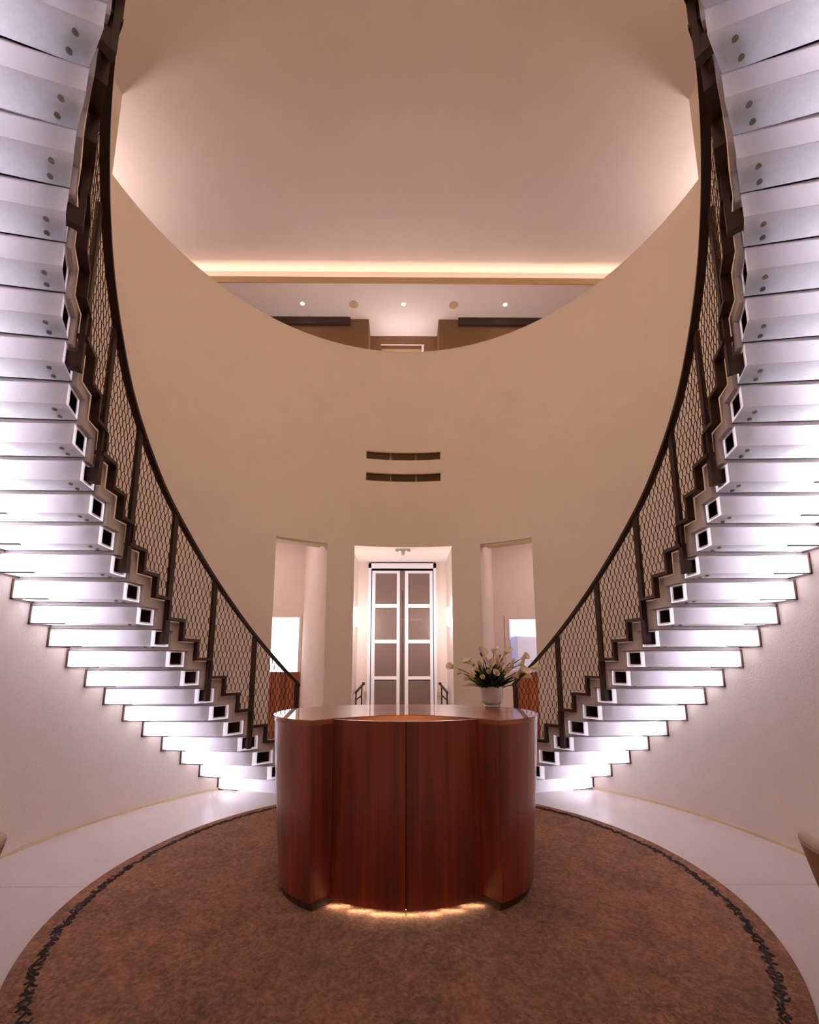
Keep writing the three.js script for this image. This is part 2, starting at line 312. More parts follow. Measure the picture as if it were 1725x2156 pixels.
{
  const d = new THREE.Group(); d.name = 'door_1'; d.position.set(0, 0, Z(PF)); d.userData = { kind: 'structure', label: 'tall white double door with dark taupe panes', category: 'door' }; scene.add(d);
  part('casing', [box(-.62, -.575, 0, 3.045, -.02, .03), box(.443, .488, 0, 3.045, -.02, .03), box(-.62, .488, 2.965, 3.045, -.02, .03)], M.doorWhite, d);
  part('backing', box(-.575, .443, 0, 2.965, -.14, -.1), M.darkBrown, d);
  part('mullion', box(-.105, -.025, 0, 2.93, -.05, -.015), M.taupe, d);
  const rows = [[2.371, 2.883], [1.793, 2.312], [1.215, 1.733], [.64, 1.164], [.1, .58]];
  for (const [x0, x1] of [[-.562, -.106], [-.024, .432]]) {
    const lf = part('leaf', [box(x0, x0 + .055, .01, 2.925, -.05, 0), box(x1 - .05, x1, .01, 2.925, -.05, 0),
      ...[...rows.map((r, i) => [r[1], i ? rows[i - 1][0] : 2.925]), [.01, .1]].map(([a, b]) => box(x0 + .055, x1 - .05, a, b, -.05, 0))], M.doorWhite, d);
    for (const [a, b] of rows) part('pane', box(x0 + .055, x1 - .05, a, b, -.04, -.018), M.taupe, lf);
  }
  part('centre_bar', box(-.067, -.06, .6, 2.6, -.015, -.008), M.darkBrown, d);
}

// ================================================================= STAIRCASES
const U = .17, NK = 28;
const angIn = spline([[0, .632], [1, .712], [3, .869], [5, 1.026], [8, 1.268], [10, 1.437], [11, 1.516], [13, 1.675], [15, 1.816], [17, 1.964], [19, 2.107], [21, 2.259], [23, 2.417], [24, 2.497], [28, 2.81]]);
const angOut = spline([[0, .804], [2, .952], [4, 1.097], [6, 1.237], [8, 1.368], [10, 1.493], [11, 1.553], [13, 1.652], [15, 1.756], [17, 1.874], [19, 1.998], [21, 2.118], [23, 2.254], [24, 2.326], [28, 2.61]]);
const radIn = (k) => U * (12.74 + .6 * Math.exp(-((k / 6) ** 2)));
const DEPTH = .187, FRONT = .252, LIP = .026;
// line of a step, d metres downstairs from its rear edge; returns point at t metres from its inner end (side s)
function stepLine(k, d, s) {
  const ri = radIn(k), a = pol(ri, angIn(k)), b = pol(RW - .001, angOut(k));
  let ux = b[0] - a[0], uz = b[1] - a[1]; const l = Math.hypot(ux, uz); ux /= l; uz /= l;
  let nx = uz, nz = -ux;                                         // towards smaller angles
  const probe = pol(ri, angIn(k) - .05); if ((probe[0] - a[0]) * nx + (probe[1] - a[1]) * nz < 0) { nx = -nx; nz = -nz; }
  const px = a[0] + nx * d, pz = a[1] + nz * d, hit = (R) => { const q = px * ux + pz * uz, c = px * px + pz * pz - R * R; return -q + Math.sqrt(Math.max(0, q * q - c)); };
  const t0 = hit(ri), t1 = hit(RW - .001);
  return { L: t1 - t0, at: (t) => [s * (px + ux * (t0 + t)), pz + uz * (t0 + t)] };
}
function quad(k, d0, d1, t0, t1, s) {                            // t < 0 counts back from the wall
  const A = stepLine(k, d0, s), B = stepLine(k, d1, s), T = (l, t) => t < 0 || Object.is(t, -0) ? l.L + t : t;
  return [A.at(T(A, t0)), A.at(T(A, t1)), B.at(T(B, t1)), B.at(T(B, t0))];
}
const NEG = -1e-9;
function sheet([p, q, r, t]) {                                   // thin frosted panel, uv in metres
  const l = Math.hypot(q[0] - p[0], q[1] - p[1], q[2] - p[2]), w = Math.hypot(t[0] - p[0], t[1] - p[1], t[2] - p[2]), g = new THREE.BufferGeometry();
  g.setAttribute('position', new THREE.Float32BufferAttribute([...p, ...q, ...r, ...p, ...r, ...t], 3));
  g.setAttribute('uv', new THREE.Float32BufferAttribute([0, 0, l, 0, l, w, 0, 0, l, w, 0, w], 2)); g.computeVertexNormals(); return g;
}
function staircase(s, label) {
  const st = thing('staircase', label, 'staircase');
  for (let k = 0; k < NK; k++) {
    const y0 = (k + .15) * U - .012, y1 = (k + .9) * U, A = stepLine(k, FRONT, s), B = stepLine(k + 1, DEPTH, s), C = stepLine(k, DEPTH + .001, s);
    const step = part('step', [
      prism([A.at(-LIP), A.at(A.L), B.at(B.L), B.at(-LIP)], (k + .92) * U, (k + 1.35) * U),
      prism([A.at(-LIP), A.at(A.L), C.at(C.L), C.at(-LIP)], Math.max(0, (k + .35) * U), (k + .92) * U)], M.slab, st);
    // hollow light box under the tread
    part('light_box', [
      prism(quad(k, .004, DEPTH, 0, NEG, s), y1 - .008, y1),
      prism(quad(k, DEPTH - .008, DEPTH, 0, NEG, s), y0, y1 - .008),
      ], M.acrylic, step);
    { // frosted frame closing the inner end round the dark socket
      const V = (d, y) => { const [x, z] = stepLine(k, d, s).at(.002); return [x, y, z]; }, S = (d0, d1, a, b) => sheet([V(d0, a), V(d1, a), V(d1, b), V(d0, b)]);
      part('end_frame', [S(0, .046, y0, y1), S(.151, DEPTH, y0, y1), S(.046, .151, y0, y0 + .022), S(.046, .151, y1 - .016, y1)], M.diffuser, step);
    }
    part('base_plate', sheet(quad(k, 0, DEPTH, 0, NEG, s).map(([x, z]) => [x, y0, z])), M.underside, step);
    { // open bronze tube let into the end of the box
      const a = y0 + .022, b = y1 - .016, d0 = .046, d1 = .151, w = .005;
      part('socket', [prism(quad(k, d0, d1, .004, .12, s), a, a + w), prism(quad(k, d0, d1, .004, .12, s), b - w, b), prism(quad(k, d0, d0 + w, .004, .12, s), a + w, b - w), prism(quad(k, d1 - w, d1, .004, .12, s), a + w, b - w), prism(quad(k, d0, d1, .12, .125, s), a, b)], M.bronze, step);
    }
    { // frosted rear panel
      const l = stepLine(k, .003, s), p = l.at(.002), q = l.at(l.L - .006), a = y0, b = y1 - .001;
      part('diffuser', sheet([[p[0], a, p[1]], [q[0], a, q[1]], [q[0], b, q[1]], [p[0], b, p[1]]]), M.diffuser, step);
    }
    // dark strips standing in for the shadow line where the box meets the wall
    part('wall_shade_strip', [prism(quad(k, -.008, 0, -.012, NEG, s), y0 - .008, y1 + .01), prism(quad(k, -.008, DEPTH, -.012, NEG, s), y0 - .01, y0), prism(quad(k, -.004, .012, -.26, -.012, s), y0 - .008, y0)], M.bronze, step);
    for (const d of [.055, .135]) {
      const b = stepLine(k, d, s).at(.085), g = new THREE.CylinderGeometry(.011, .013, .009, 12); g.translate(b[0], y0 - .0045, b[1]);
      const h = new THREE.CylinderGeometry(.005, .005, .003, 8); h.translate(b[0], y0 - .0105, b[1]);
      part('bolt', [g, h], M.bolt, step);
    }
    // lamp inside the box, at its wall end
    const c = stepLine(k, .095, s), pl = c.at(c.L - .03), pt = c.at(0), ym = (y0 + y1) / 2;
    part('led_module', prism(quad(k, .03, .16, -.024, -.004, s), y0 + .02, y1 - .02), M.led, step);
    areaLight(COOL, LEVEL.tread, .12, .085, [pl[0], ym, pl[1]], [pt[0], ym - .3, pt[1]], st);
  }
  return st;
}
staircase(-1, 'curved staircase of glowing white box steps rising past the blank white window');
staircase(1, 'curved staircase of glowing white box steps rising behind the vase of flowers');

// ---------------------------------------------------------------- balustrades
const kOf = (a) => { let lo = -2, hi = 30; for (let i = 0; i < 40; i++) { const m = (lo + hi) / 2; if (angIn(m) < a) lo = m; else hi = m; } return lo; };
const railR = (k) => radIn(k) - .055;
const railIn = (k) => -.028 * Math.min(1, Math.max(0, (k - 9) / 8));
const postAng = (k) => angIn(k) - .043;
const riserAng = (k) => angIn(k) - FRONT / radIn(k) - .013;
const railY = (a) => (kOf(a + .043) + 7.0) * U;
function balustrade(s, label) {
  const b = thing('balustrade', label, 'railing');
  const P = (a, y, dr = 0) => { const k = kOf(a + .043), [x, z] = pol(railR(k) + dr, a); return new THREE.Vector3(s * x, y, z); };
  const posts = [0, 3, 6, 9, 12, 15, 18, 21, 24, 27];
  for (const k of posts) {
    const a = postAng(k), top = railY(a) - .01, bot = k ? (k + .2) * U : .0, w = .024 / railR(k);
    const sect = (r0, r1, da) => [pol(railR(k) + r0, a - da), pol(railR(k) + r0, a + da), pol(railR(k) + r1, a + da), pol(railR(k) + r1, a - da)].map(([x, z]) => [s * x, z]);
    const g = [prism(sect(-.014, .014, w), bot, top)];
    if (k) g.push(prism(sect(.014, radIn(k) - railR(k) + .02, w * .9), (k + .22) * U, (k + .8) * U));
    part('post', g, M.bronze, b);
  }
  // handrail: flat bar swept along the helix
  {
    const a0 = postAng(0) - .012, a1 = postAng(27), n = 150, pos = [], prof = [[-.026, -.018], [.026, -.018], [.026, .018], [-.026, .018]], rings = [];
    for (let i = 0; i <= n; i++) { const a = a0 + (a1 - a0) * i / n; rings.push(prof.map(([r, y]) => P(a, railY(a) + y, r + railIn(kOf(a))))); }
    for (let i = 0; i < n; i++) for (let j = 0; j < 4; j++) { const q = [rings[i][j], rings[i][(j + 1) % 4], rings[i + 1][(j + 1) % 4], rings[i + 1][j]]; for (const m of s > 0 ? [0, 1, 2, 0, 2, 3] : [0, 2, 1, 0, 3, 2]) pos.push(q[m].x, q[m].y, q[m].z); }
    for (const [r, f] of [[rings[0], [0, 2, 1, 0, 3, 2]], [rings[n], [0, 1, 2, 0, 2, 3]]]) for (const m of f) pos.push(r[m].x, r[m].y, r[m].z);
    const g = new THREE.BufferGeometry(); g.setAttribute('position', new THREE.Float32BufferAttribute(pos, 3)); g.computeVertexNormals();
    part('handrail', toCreasedNormals(clean(g), .5), M.bronze, b);
  }
  const treadY = (k) => (k + 1.35) * U + .022;
  for (let q = 0; q < posts.length - 1; q++) {
    const k0 = posts[q], k1 = posts[q + 1], aL = postAng(k0), aR = postAng(k1);
    // stepped bottom rail
    const path = []; let a = aL;
    for (let k = k0; k <= k1; k++) {
      const ar = riserAng(k + 1); path.push([Math.max(a, aL), treadY(k)]);
      if (ar >= aR || k === k1) { path.push([aR, treadY(k)]); break; }
      path.push([ar, treadY(k)]); a = ar;
    }
    const rg = [];
    for (let i = 0; i < path.length - 1; i++) {
      const [x0, ya] = path[i], [x1, yb] = path[i + 1], flat = ya === yb, e = .013 / railR(k0), u0 = flat ? x0 - e : x0 - e, u1 = flat ? x1 + e : x0 + e;
      const plan = [[-.026, u0], [-.026, u1], [.026, u1], [.026, u0]].map(([dr, a]) => { const v = P(a, 0, dr); return [v.x, v.z]; });
      rg.push(flat ? prism(plan, ya - .013, ya + .013) : prism(plan, Math.min(ya, yb) + .013, Math.max(ya, yb) - .013));
    }
    part('bottom_rail', rg, M.bronze, b);
    // expanded wire infill
    const floorAt = (x) => { for (let i = 0; i < path.length - 1; i++) if (path[i][1] === path[i + 1][1] && x <= path[i + 1][0]) return path[i][1]; return path[path.length - 1][1]; };
    const span = (aR - aL) * railR(k0), nw = Math.round(span / .025), half = .064, amp = .0098, ws = [];
    for (let i = 0; i < nw; i++) {
      const x = aL + (aR - aL) * (i + .5) / nw, yb = floorAt(x), yt = railY(x) - .012, pts = [];
      const n0 = Math.floor(yb / half), n1 = Math.ceil(yt / half);
      for (let j = n0; j <= n1; j++) {
        const up = (j + i) % 2 ? 1 : -1, xx = x + up * amp / railR(k0);
        for (const o of [.0, .62]) { const y = (j + o) * half; if (y >= yb && y <= yt) pts.push(P(xx, y, ((j % 2) ? .0015 : -.0015))); }
      }
      if (pts.length > 1) ws.push(wire(pts, .003, 3));
    }
    stuff(part('mesh_infill', ws, M.wireMesh, b));
  }
  return b;
}
balustrade(-1, 'dark bronze railing with wire mesh on the stair passing the blank white window');
balustrade(1, 'dark bronze railing with wire mesh on the stair behind the vase of flowers');

// ================================================================= RECEPTION DESK
{
  const cz = Z(3.23), dk = thing('reception_desk', 'oval mahogany reception desk with two curved front leaves', 'desk', [0, 0, 0]);
  const TOP = 1.06, a = .91, b = .6, n = 2.25;
  const oval = (x, sgn) => sgn * b * Math.pow(1 - Math.pow(Math.min(1, Math.abs(x) / a), n), 1 / n);
  const ell = (t, off = 0) => { const c = Math.cos(t), q = Math.sin(t); return [(a + off) * Math.sign(c) * Math.pow(Math.abs(c), 2 / n), cz + (b + off) * Math.sign(q) * Math.pow(Math.abs(q), 2 / n)]; };
  // front corners at x = +-.555, junctions at +-.452
  const tCorner = (() => { let lo = 0, hi = Math.PI / 2; for (let i = 0; i < 50; i++) { const m = (lo + hi) / 2; if (ell(m)[0] > .56) lo = m; else hi = m; } return lo; })();
  const J = [.452, Z(2.83)], arcBack = (i, m) => { const x = J[0] - 2 * J[0] * i / m; return [x, J[1] - .2 * (1 - (x / J[0]) ** 2)]; };
  const outline = (off, inset = 0) => {
    const p = [], N = 90, t0 = tCorner, t1 = tCorner - 2 * Math.PI + (Math.PI - 2 * tCorner);
    for (let i = 0; i <= N; i++) p.push(ell(t0 + (-(2 * Math.PI) + (Math.PI - 2 * t0)) * i / N, off));   // right corner, round the back, to the left corner
    p.push([-J[0] - .004 + inset, J[1] - inset]); const m = 24;
    for (let i = 0; i <= m; i++) { const [x, z] = arcBack(m - i, m); p.push([x, z - inset]); }
    return p;
  };
  const taper = (f) => ([x, z]) => [Math.sign(x) * (Math.abs(x) > .46 ? .46 + (Math.abs(x) - .46) * f : Math.abs(x)), z];
  part('body', prism(outline(0), .06, TOP - .03, .45, true, taper(.83)), M.mahogany, dk);
  part('counter_top', prism(outline(.004), TOP - .03, TOP, .45), M.woodTop, dk);
  part('plinth', prism(outline(-.02, .02).map(taper(.83)), .012, .06, .45), M.darkBrown, dk);
  const face = (x, o) => [x, Z(2.70) - .13 * (x / .45) ** 2 - o];
  for (const [x0, x1] of [[-.448, -.0025], [.0025, .448]]) {
    const p = []; for (let i = 0; i <= 20; i++) p.push(face(x0 + (x1 - x0) * i / 20, 0)); for (let i = 20; i >= 0; i--) p.push(face(x0 + (x1 - x0) * i / 20, .025));
    part('front_leaf', prism(p, .038, TOP - .004, .4), M.mahogany, dk);
  }
  { const p = []; for (let i = 0; i <= 20; i++) p.push(face(-.43 + .86 * i / 20, .03)); for (let i = 0; i <= 20; i++) { const [x, z] = arcBack(i, 20); p.push([x * .97, z + .004]); } part('inner_shelf', prism(p, .80, .82), M.woodTop, dk); }
  { const p = []; const m = 24; for (let i = 2; i <= m - 2; i++) p.push(arcBack(i, m)); for (let i = m - 2; i >= 2; i--) { const [x, z] = arcBack(i, m); p.push([x * .985, z + .006]); } part('inner_lining', prism(p, .82, TOP - .002, .4), M.woodTop, dk); }
  { const p = []; for (let i = 0; i <= 20; i++) p.push(face(-.468 + .936 * i / 20, .026)); for (let i = 20; i >= 0; i--) p.push(face(-.468 + .936 * i / 20, .036)); part('leaf_light_block', prism(p, .05, TOP - .006, .4), M.darkBrown, dk); }  // unseen panel added to stop shelf light leaking through the leaf seams
  const strip = part('shelf_light', box(-.3, .3, .985, .995, face(0, .03)[1] - .06, face(0, .03)[1] - .045), M.ledWarm, dk);
  areaLight(WARM, LEVEL.desk, .6, .02, [0, .98, face(0, .05)[1] - .02], [0, .9, face(0, .3)[1]], dk);
  // lamp strips under the leaves
  for (let i = 0; i < 7; i++) {
    const x = -.384 + .128 * i, z = face(x, .014)[1];
    part('toe_light', prism([face(x - .06, .01), face(x, .01), face(x + .06, .01), face(x + .06, .019), face(x, .019), face(x - .06, .019)], .0358, .0378), M.ledWarm, dk);
    areaLight(WARM, LEVEL.glow, .125, .012, [x, .034, z], [x, 0, z + .02], dk);
  }
  part('hinge_pin', box(-.003, .003, .014, .042, face(0, 0)[1] - .004, face(0, 0)[1] + .002), M.trim, dk);
}

// ================================================================= RUG
{
  const zc = Z(3.17), rug = thing('round_rug', 'large round brown rug with a dark stitched border under the desk', 'rug', [0, 0, zc]);
  const R = 2.02, n = 160, p = []; for (let i = 0; i < n; i++) p.push([R * Math.cos(i / n * 2 * Math.PI), R * Math.sin(i / n * 2 * Math.PI)]);
  const bev = p.map(([x, z]) => [x * .996, z * .996]);
  part('pile', [prism(p, 0, .008, .3), prism(bev, .008, .012, .3)], M.rug, rug);
  const glyphs = [], N = 230;
  for (let i = 0; i < N; i++) {
    const a = i / N * 2 * Math.PI, q = [], r0 = 1.915, m = 5 + Math.floor(rnd() * 3);
    const c = new THREE.CatmullRomCurve3(Array.from({ length: m }, (_, j) => { const t = rr(-.03, .03) + (j / (m - 1) - .5) * .03, r = r0 + rr(-.03, .03); return new THREE.Vector3((r) * Math.cos(a + t / r0), .0125, r * Math.sin(a + t / r0)); }));
    glyphs.push(wire(c.getPoints(14), .0055, 4));
    const l = new THREE.CatmullRomCurve3([0, 1, 2].map((j) => { const t = (j / 2) * 2 * Math.PI / N * 1.1, r = r0 + (j === 1 ? rr(-.022, .022) : 0); return new THREE.Vector3(r * Math.cos(a + t), .0125, r * Math.sin(a + t)); }));
    glyphs.push(wire(l.getPoints(6), .0065, 4));
  }
  const e = stuff(part('stitched_border', glyphs, M.thread, rug)); e.userData.label = 'dark looping stitched line';
}

// ================================================================= FLOWERS
{
  const px = .688, pz = Z(3.62), py = 1.06;
  const pot = thing('flower_pot', 'round white ceramic pot with a small foot on the reception desk', 'pot', [px, py, pz]);
  part('bowl', new THREE.LatheGeometry([[.0, .02], [.06, .02], [.078, .03], [.086, .05], [.088, .1], [.09, .158], [.086, .16], [.082, .156], [.08, .11], [.0, .1]].map(([x, y]) => new THREE.Vector2(x, y)), 40), M.ceramic, pot);
  part('foot', new THREE.LatheGeometry([[.0, 0], [.062, 0], [.066, .006], [.06, .022], [0, .022]].map(([x, y]) => new THREE.Vector2(x, y)), 32), M.ceramic, pot);
  const bq = thing('flower_bouquet', 'loose bunch of cream lilies and tulips with dark green leaves', 'flowers', [px, py + .1, pz]);
  const leafGeo = (L, w, droop) => { // long pointed folded leaf along +y bending to +x
    const g = new THREE.PlaneGeometry(1, 1, 4, 10), p = g.attributes.position;
    for (let i = 0; i < p.count; i++) { const u = p.getX(i) * 2, t = p.getY(i) + .5, ww = w * Math.sin(Math.PI * Math.min(1, t * .92 + .08)) ** .8; p.setXYZ(i, droop * t * t * L, t * L * (1 - .35 * droop * t), u * ww); p.setX(i, p.getX(i) + Math.abs(u) * ww * .35); }
    g.computeVertexNormals(); return g;
  };
  const place = (g, az, tilt, at = [0, 0, 0]) => { g.rotateZ(-tilt); g.rotateY(az); g.translate(...at); return g; };
  for (let i = 0; i < 110; i++) { const az = i * 2.399 + rr(-.3, .3), t = rr(.05, 1.12), q = .045 * Math.sqrt(rnd()); part('leaf', place(leafGeo(rr(.1, .25) * (t > .8 ? 1.1 : 1), rr(.014, .027), rr(0, .35)), az, t, [q * Math.cos(az), .035, -q * Math.sin(az)]), i % 3 ? M.leafDark : M.leaf, bq); }
  const calla = () => { // flared trumpet, open on one side
    const g = new THREE.BufferGeometry(), pos = [], nu = 16, nv = 8, idx = [];
    for (let j = 0; j <= nv; j++) for (let i = 0; i <= nu; i++) { const t = j / nv, a = i / nu * 2 * Math.PI, r = .005 + .026 * t ** 1.6 * (1 + .5 * Math.max(0, t - .75)), lip = t * t * .028 * (1 + Math.cos(a)); pos.push(r * Math.cos(a) + (Math.cos(a) > 0 ? t ** 4 * .012 : 0), t * .055 + lip, r * Math.sin(a)); }
    for (let j = 0; j < nv; j++) for (let i = 0; i < nu; i++) { const q = j * (nu + 1) + i; idx.push(q, q + nu + 1, q + 1, q + 1, q + nu + 1, q + nu + 2); }
    g.setAttribute('position', new THREE.Float32BufferAttribute(pos, 3)); g.setIndex(idx); g.computeVertexNormals(); return g;
  };
  const tulip = () => { const out = []; for (let k = 0; k < 6; k++) { const g = new THREE.PlaneGeometry(1, 1, 4, 6), p = g.attributes.position; for (let i = 0; i < p.count; i++) { const u = p.getX(i) * 2, t = p.getY(i) + .5, w = .6 * Math.sin(Math.PI * (.15 + .8 * t)), r = .022 * Math.sin(Math.PI * (.12 + .62 * t)) * (k % 2 ? 1 : .88); p.setXYZ(i, r * Math.cos(u * w), t * .055, r * Math.sin(u * w)); } g.computeVertexNormals(); g.rotateY(k * Math.PI / 3); out.push(clean(g)); } return merge(out); };
  const heads = [[-.23, .16, .05], [-.2, .12, .12], [-.15, .24, .02], [-.12, .18, .12], [-.06, .27, .04], [-.03, .2, .14], [.02, .3, 0], [.05, .22, .12], [.09, .29, .03], [.1, .2, .14], [.15, .25, .05], [.17, .17, .13], [.23, .27, 0], [.25, .17, .08], [.21, .13, .14], [-.02, .29, -.1], [.12, .28, -.1], [-.14, .23, -.1], [0, .15, .17], [-.09, .13, .16], [.3, .2, .02], [-.27, .2, -.02], [-.05, .17, .17], [.06, .16, .17], [.13, .14, .17], [-.16, .14, .15], [.02, .24, .1], [.18, .22, .1], [-.1, .23, .09]];
  heads.forEach(([x, y, z], i) => {
    const tip = new THREE.Vector3(x, y, z), c = new THREE.QuadraticBezierCurve3(new THREE.Vector3(x * .12, 0, z * .12), new THREE.Vector3(x * .35, y * .7, z * .35), tip);
    const stemPart = part('stem', wire(c.getPoints(8), .0038, 5), M.stem, bq);
    const g = i % 3 === 1 ? tulip() : calla(), dir = c.getTangent(1), q = new THREE.Quaternion().setFromUnitVectors(new THREE.Vector3(0, 1, 0), dir.normalize());
    const scale = rr(.7, 1.0); g.scale(scale, scale, scale); g.rotateY(rr(0, 6)); g.applyQuaternion(q); g.translate(x, y, z);
    const f = part('bloom', g, M.petal, bq);
    if (i % 3 !== 1) { const s = new THREE.CylinderGeometry(.003, .0045, .04, 7); s.translate(0, .03, 0); s.applyQuaternion(q); s.translate(x, y, z); part('spadix', s, M.spadix, f); }
  });
  for (const [x, y, z] of [[-.09, .33, .03], [.06, .31, .08]]) { const c = new THREE.QuadraticBezierCurve3(new THREE.Vector3(0, 0, 0), new THREE.Vector3(x * .3, y * .6, z), new THREE.Vector3(x, y, z)); part('bud', wire(c.getPoints(10), (t) => t > .8 ? .009 * Math.sin(Math.PI * (1 - t) / .2 * .9 + .2) + .002 : .003, 6), M.leafDark, bq); }
}

// ================================================================= LOUNGE CHAIRS
for (const s of [-1, 1]) {
  const c = thing('tub_chair', s < 0 ? 'tan tub chair by the wall below the stair with the white window' : 'tan tub chair by the wall below the stair with the flowers', 'chair', [s * (s < 0 ? 2.115 : 2.105), 0, Z(1.95)]);
  const top = .375, bot = .225, y0 = .1, y1 = .615, n = 40, m = 10, open = 1.0;   // open half-angle of the mouth
  const mouth = -Math.PI / 2;                                    // faces the stair foot, its back to the entrance
  const shell = (inset, lo) => { const q = []; for (let i = 0; i <= n; i++) { const a = mouth + open + (2 * Math.PI - 2 * open) * i / n, row = []; for (let j = 0; j <= m; j++) { const t = j / m, y = lo + (y1 - lo) * t, r = bot + (top - bot) * Math.pow((y - y0) / (y1 - y0), .8) - inset; row.push(new THREE.Vector3(Math.cos(a) * r, y - (inset ? 0 : 0), Math.sin(a) * r)); } q.push(row); } return q; };
  const pos = [], O = shell(0, y0), I = shell(.07, .3), q4 = (a, b, c2, d) => { for (const p of [a, b, c2, a, c2, d]) pos.push(p.x, p.y, p.z); };
  for (let i = 0; i < n; i++) for (let j = 0; j < m; j++) { q4(O[i][j], O[i][j + 1], O[i + 1][j + 1], O[i + 1][j]); q4(I[i][j], I[i + 1][j], I[i + 1][j + 1], I[i][j + 1]); }
  for (const i of [0, n]) for (let j = 0; j < m; j++) { const k = [O[i][j], I[i][j], I[i][j + 1], O[i][j + 1]]; i ? q4(k[3], k[2], k[1], k[0]) : q4(...k); }
  const g = new THREE.BufferGeometry(); g.setAttribute('position', new THREE.Float32BufferAttribute(pos, 3)); g.computeVertexNormals();
  part('shell', toCreasedNormals(clean(g), .6), M.hide, c);
  const rim = []; for (let i = 0; i <= n; i++) { const a = O[i][m], b = I[i][m]; rim.push(new THREE.Vector3((a.x + b.x) / 2, y1, (a.z + b.z) / 2)); }
  part('rim', toCreasedNormals(new THREE.TubeGeometry(new THREE.CatmullRomCurve3(rim), 60, .036, 10).toNonIndexed(), .8), M.hideLight, c);
  part('seat', new THREE.LatheGeometry([[0, .24], [.26, .24], [.29, .28], [.29, .38], [.26, .42], [0, .43]].map(([x, y]) => new THREE.Vector2(x, y)), 32), M.hide, c);
  part('base', new THREE.LatheGeometry([[0, .012], [.17, .012], [.19, .03], [.19, .1], [.225, .1], [.22, .26], [0, .26]].map(([x, y]) => new THREE.Vector2(x, y - .012)), 32), M.darkBrown, c);
}

// ================================================================= FITTINGS
[[4.40, 4.534, 'upper bronze air grille in the curved wall'], [4.062, 4.20, 'lower bronze air grille in the curved wall above the door']].forEach(([y0, y1, lab]) => {
  const v = thing('air_vent', lab, 'vent');
  const a0 = -11.8, a1 = 10, w = (a1 - a0) / 3;
  part('frame', [ring(RW + .004, RW + .068, a0 + .02, a1 - .02, y1 - .009, y1 - .001), ring(RW + .004, RW + .068, a0 + .02, a1 - .02, y0 + .001, y0 + .009), ring(RW + .004, RW + .068, a0 + .02, a0 + .3, y0 + .009, y1 - .009), ring(RW + .004, RW + .068, a1 - .3, a1 - .02, y0 + .009, y1 - .009)], M.trim, v);
  for (let i = 0; i < 3; i++) {
    const p = part('grille', [ring(RW + .05, RW + .066, a0 + i * w + .32, a0 + (i + 1) * w - .32, y0 + .01, y1 - .01)], M.grille, v);
    const n = 9; for (let j = 0; j < n; j++) { const y = y0 + .016 + (y1 - y0 - .032) * j / (n - 1); part('slat', ring(RW + .03, RW + .05, a0 + i * w + .32, a0 + (i + 1) * w - .32, y - .003, y + .003), M.grille, p); }
    if (i) part('mullion', ring(RW + .026, RW + .066, a0 + i * w - .12, a0 + i * w + .12, y0 + .01, y1 - .01), M.grilleFrame, v);
  }
});
for (const [x, s, lab] of [[-.735, -1, 'glowing frosted wall sconce on the jamb nearer the blank white window'], [.625, 1, 'glowing frosted wall sconce on the jamb nearer the flowers']]) {
  const c = thing('wall_sconce', lab, 'lamp', [x, 2.085, Z(6.36)]);
  part('back_plate', box(-s * -.055 - .004, -s * -.055 + .004, -.09, .06, -.03, .03), M.white, c);
  part('shade', new THREE.LatheGeometry([[.026, -.14], [.044, -.11], [.054, 0], [.056, .08], [.042, .13], [.0, .14]].map(([a, b]) => new THREE.Vector2(a, b)), 24), M.sconce, c);
  const pl = new THREE.PointLight(new THREE.Color().setRGB(1, .88, .86), LEVEL.sconce); pl.castShadow = true; pl.shadow.radius = 2; c.add(pl);
}
for (const s of [-1, 1]) {
  const h = thing('stair_handrail', s < 0 ? 'short dark handrail in the door passage on the white window side' : 'short dark handrail in the door passage on the flower side', 'handrail', [s < 0 ? -.66 : .52, 0, Z(6.75)]);
  part('post', bar([s * .085, 0, .05], [s * .085, 1.0, .05], .02), M.bronze, h); part('post', bar([s * .025, 0, -.2], [s * .025, 1.07, -.2], .02), M.bronze, h);
  part('rail', bar([s * .09, .985, .07], [s * .015, 1.09, -.24], .024), M.bronze, h); part('cap', box(-.02 + s * .005, .02 + s * .005, 1.085, 1.125, -.27, -.23), M.bronze, h);
  part('crossbar', bar([s * .085, .88, .05], [s * .025, .93, -.2], .016), M.bronze, h);
}
{
  const e = thing('emergency_light', 'small white twin spotlight under the passage lintel', 'light', [-.05, HEAD, Z(6.3)]);
  part('body', new RoundedBoxGeometry(.1, .035, .06, 2, .01).translate(0, -.018, 0), M.white, e);
  part('sensor', new THREE.LatheGeometry([[.0, -.1], [.022, -.098], [.03, -.035], [0, -.03]].map(([a, b]) => new THREE.Vector2(a, b)), 20), M.white, e);
  for (const s of [-1, 1]) { const hd = part('spot_head', new THREE.CylinderGeometry(.026, .018, .045, 16).rotateX(1.2).rotateZ(s * .3).translate(s * .09, -.035, .02), M.white, e); part('bracket', bar([s * .05, -.015, 0], [s * .09, -.03, .01], .008), M.steel, hd); }
}
[[-.055, 6.914, SF, 'small round downlight in the soffit before the recess'], [-1.844, 6.915, SF, 'small round downlight in the soffit on the white window side'], [1.746, 6.912, SF, 'small round downlight in the soffit on the flower side'], [-.06, ZR + .35, 7.505, 'small round downlight beyond the gallery portal']].forEach(([x, d, y, lab]) => {
  const l = thing('downlight', lab, 'light', [x, y, Z(d)]);
  part('rim', new THREE.TorusGeometry(.04, .006, 8, 28).rotateX(Math.PI / 2), M.white, l);
  part('lens', new THREE.CylinderGeometry(.036, .036, .006, 24).translate(0, -.003, 0), M.lampDisc, l);
  areaLight(WARM, LEVEL.down * 6, .06, .06, [0, -.012, 0], [x, 0, Z(d)], l);
});
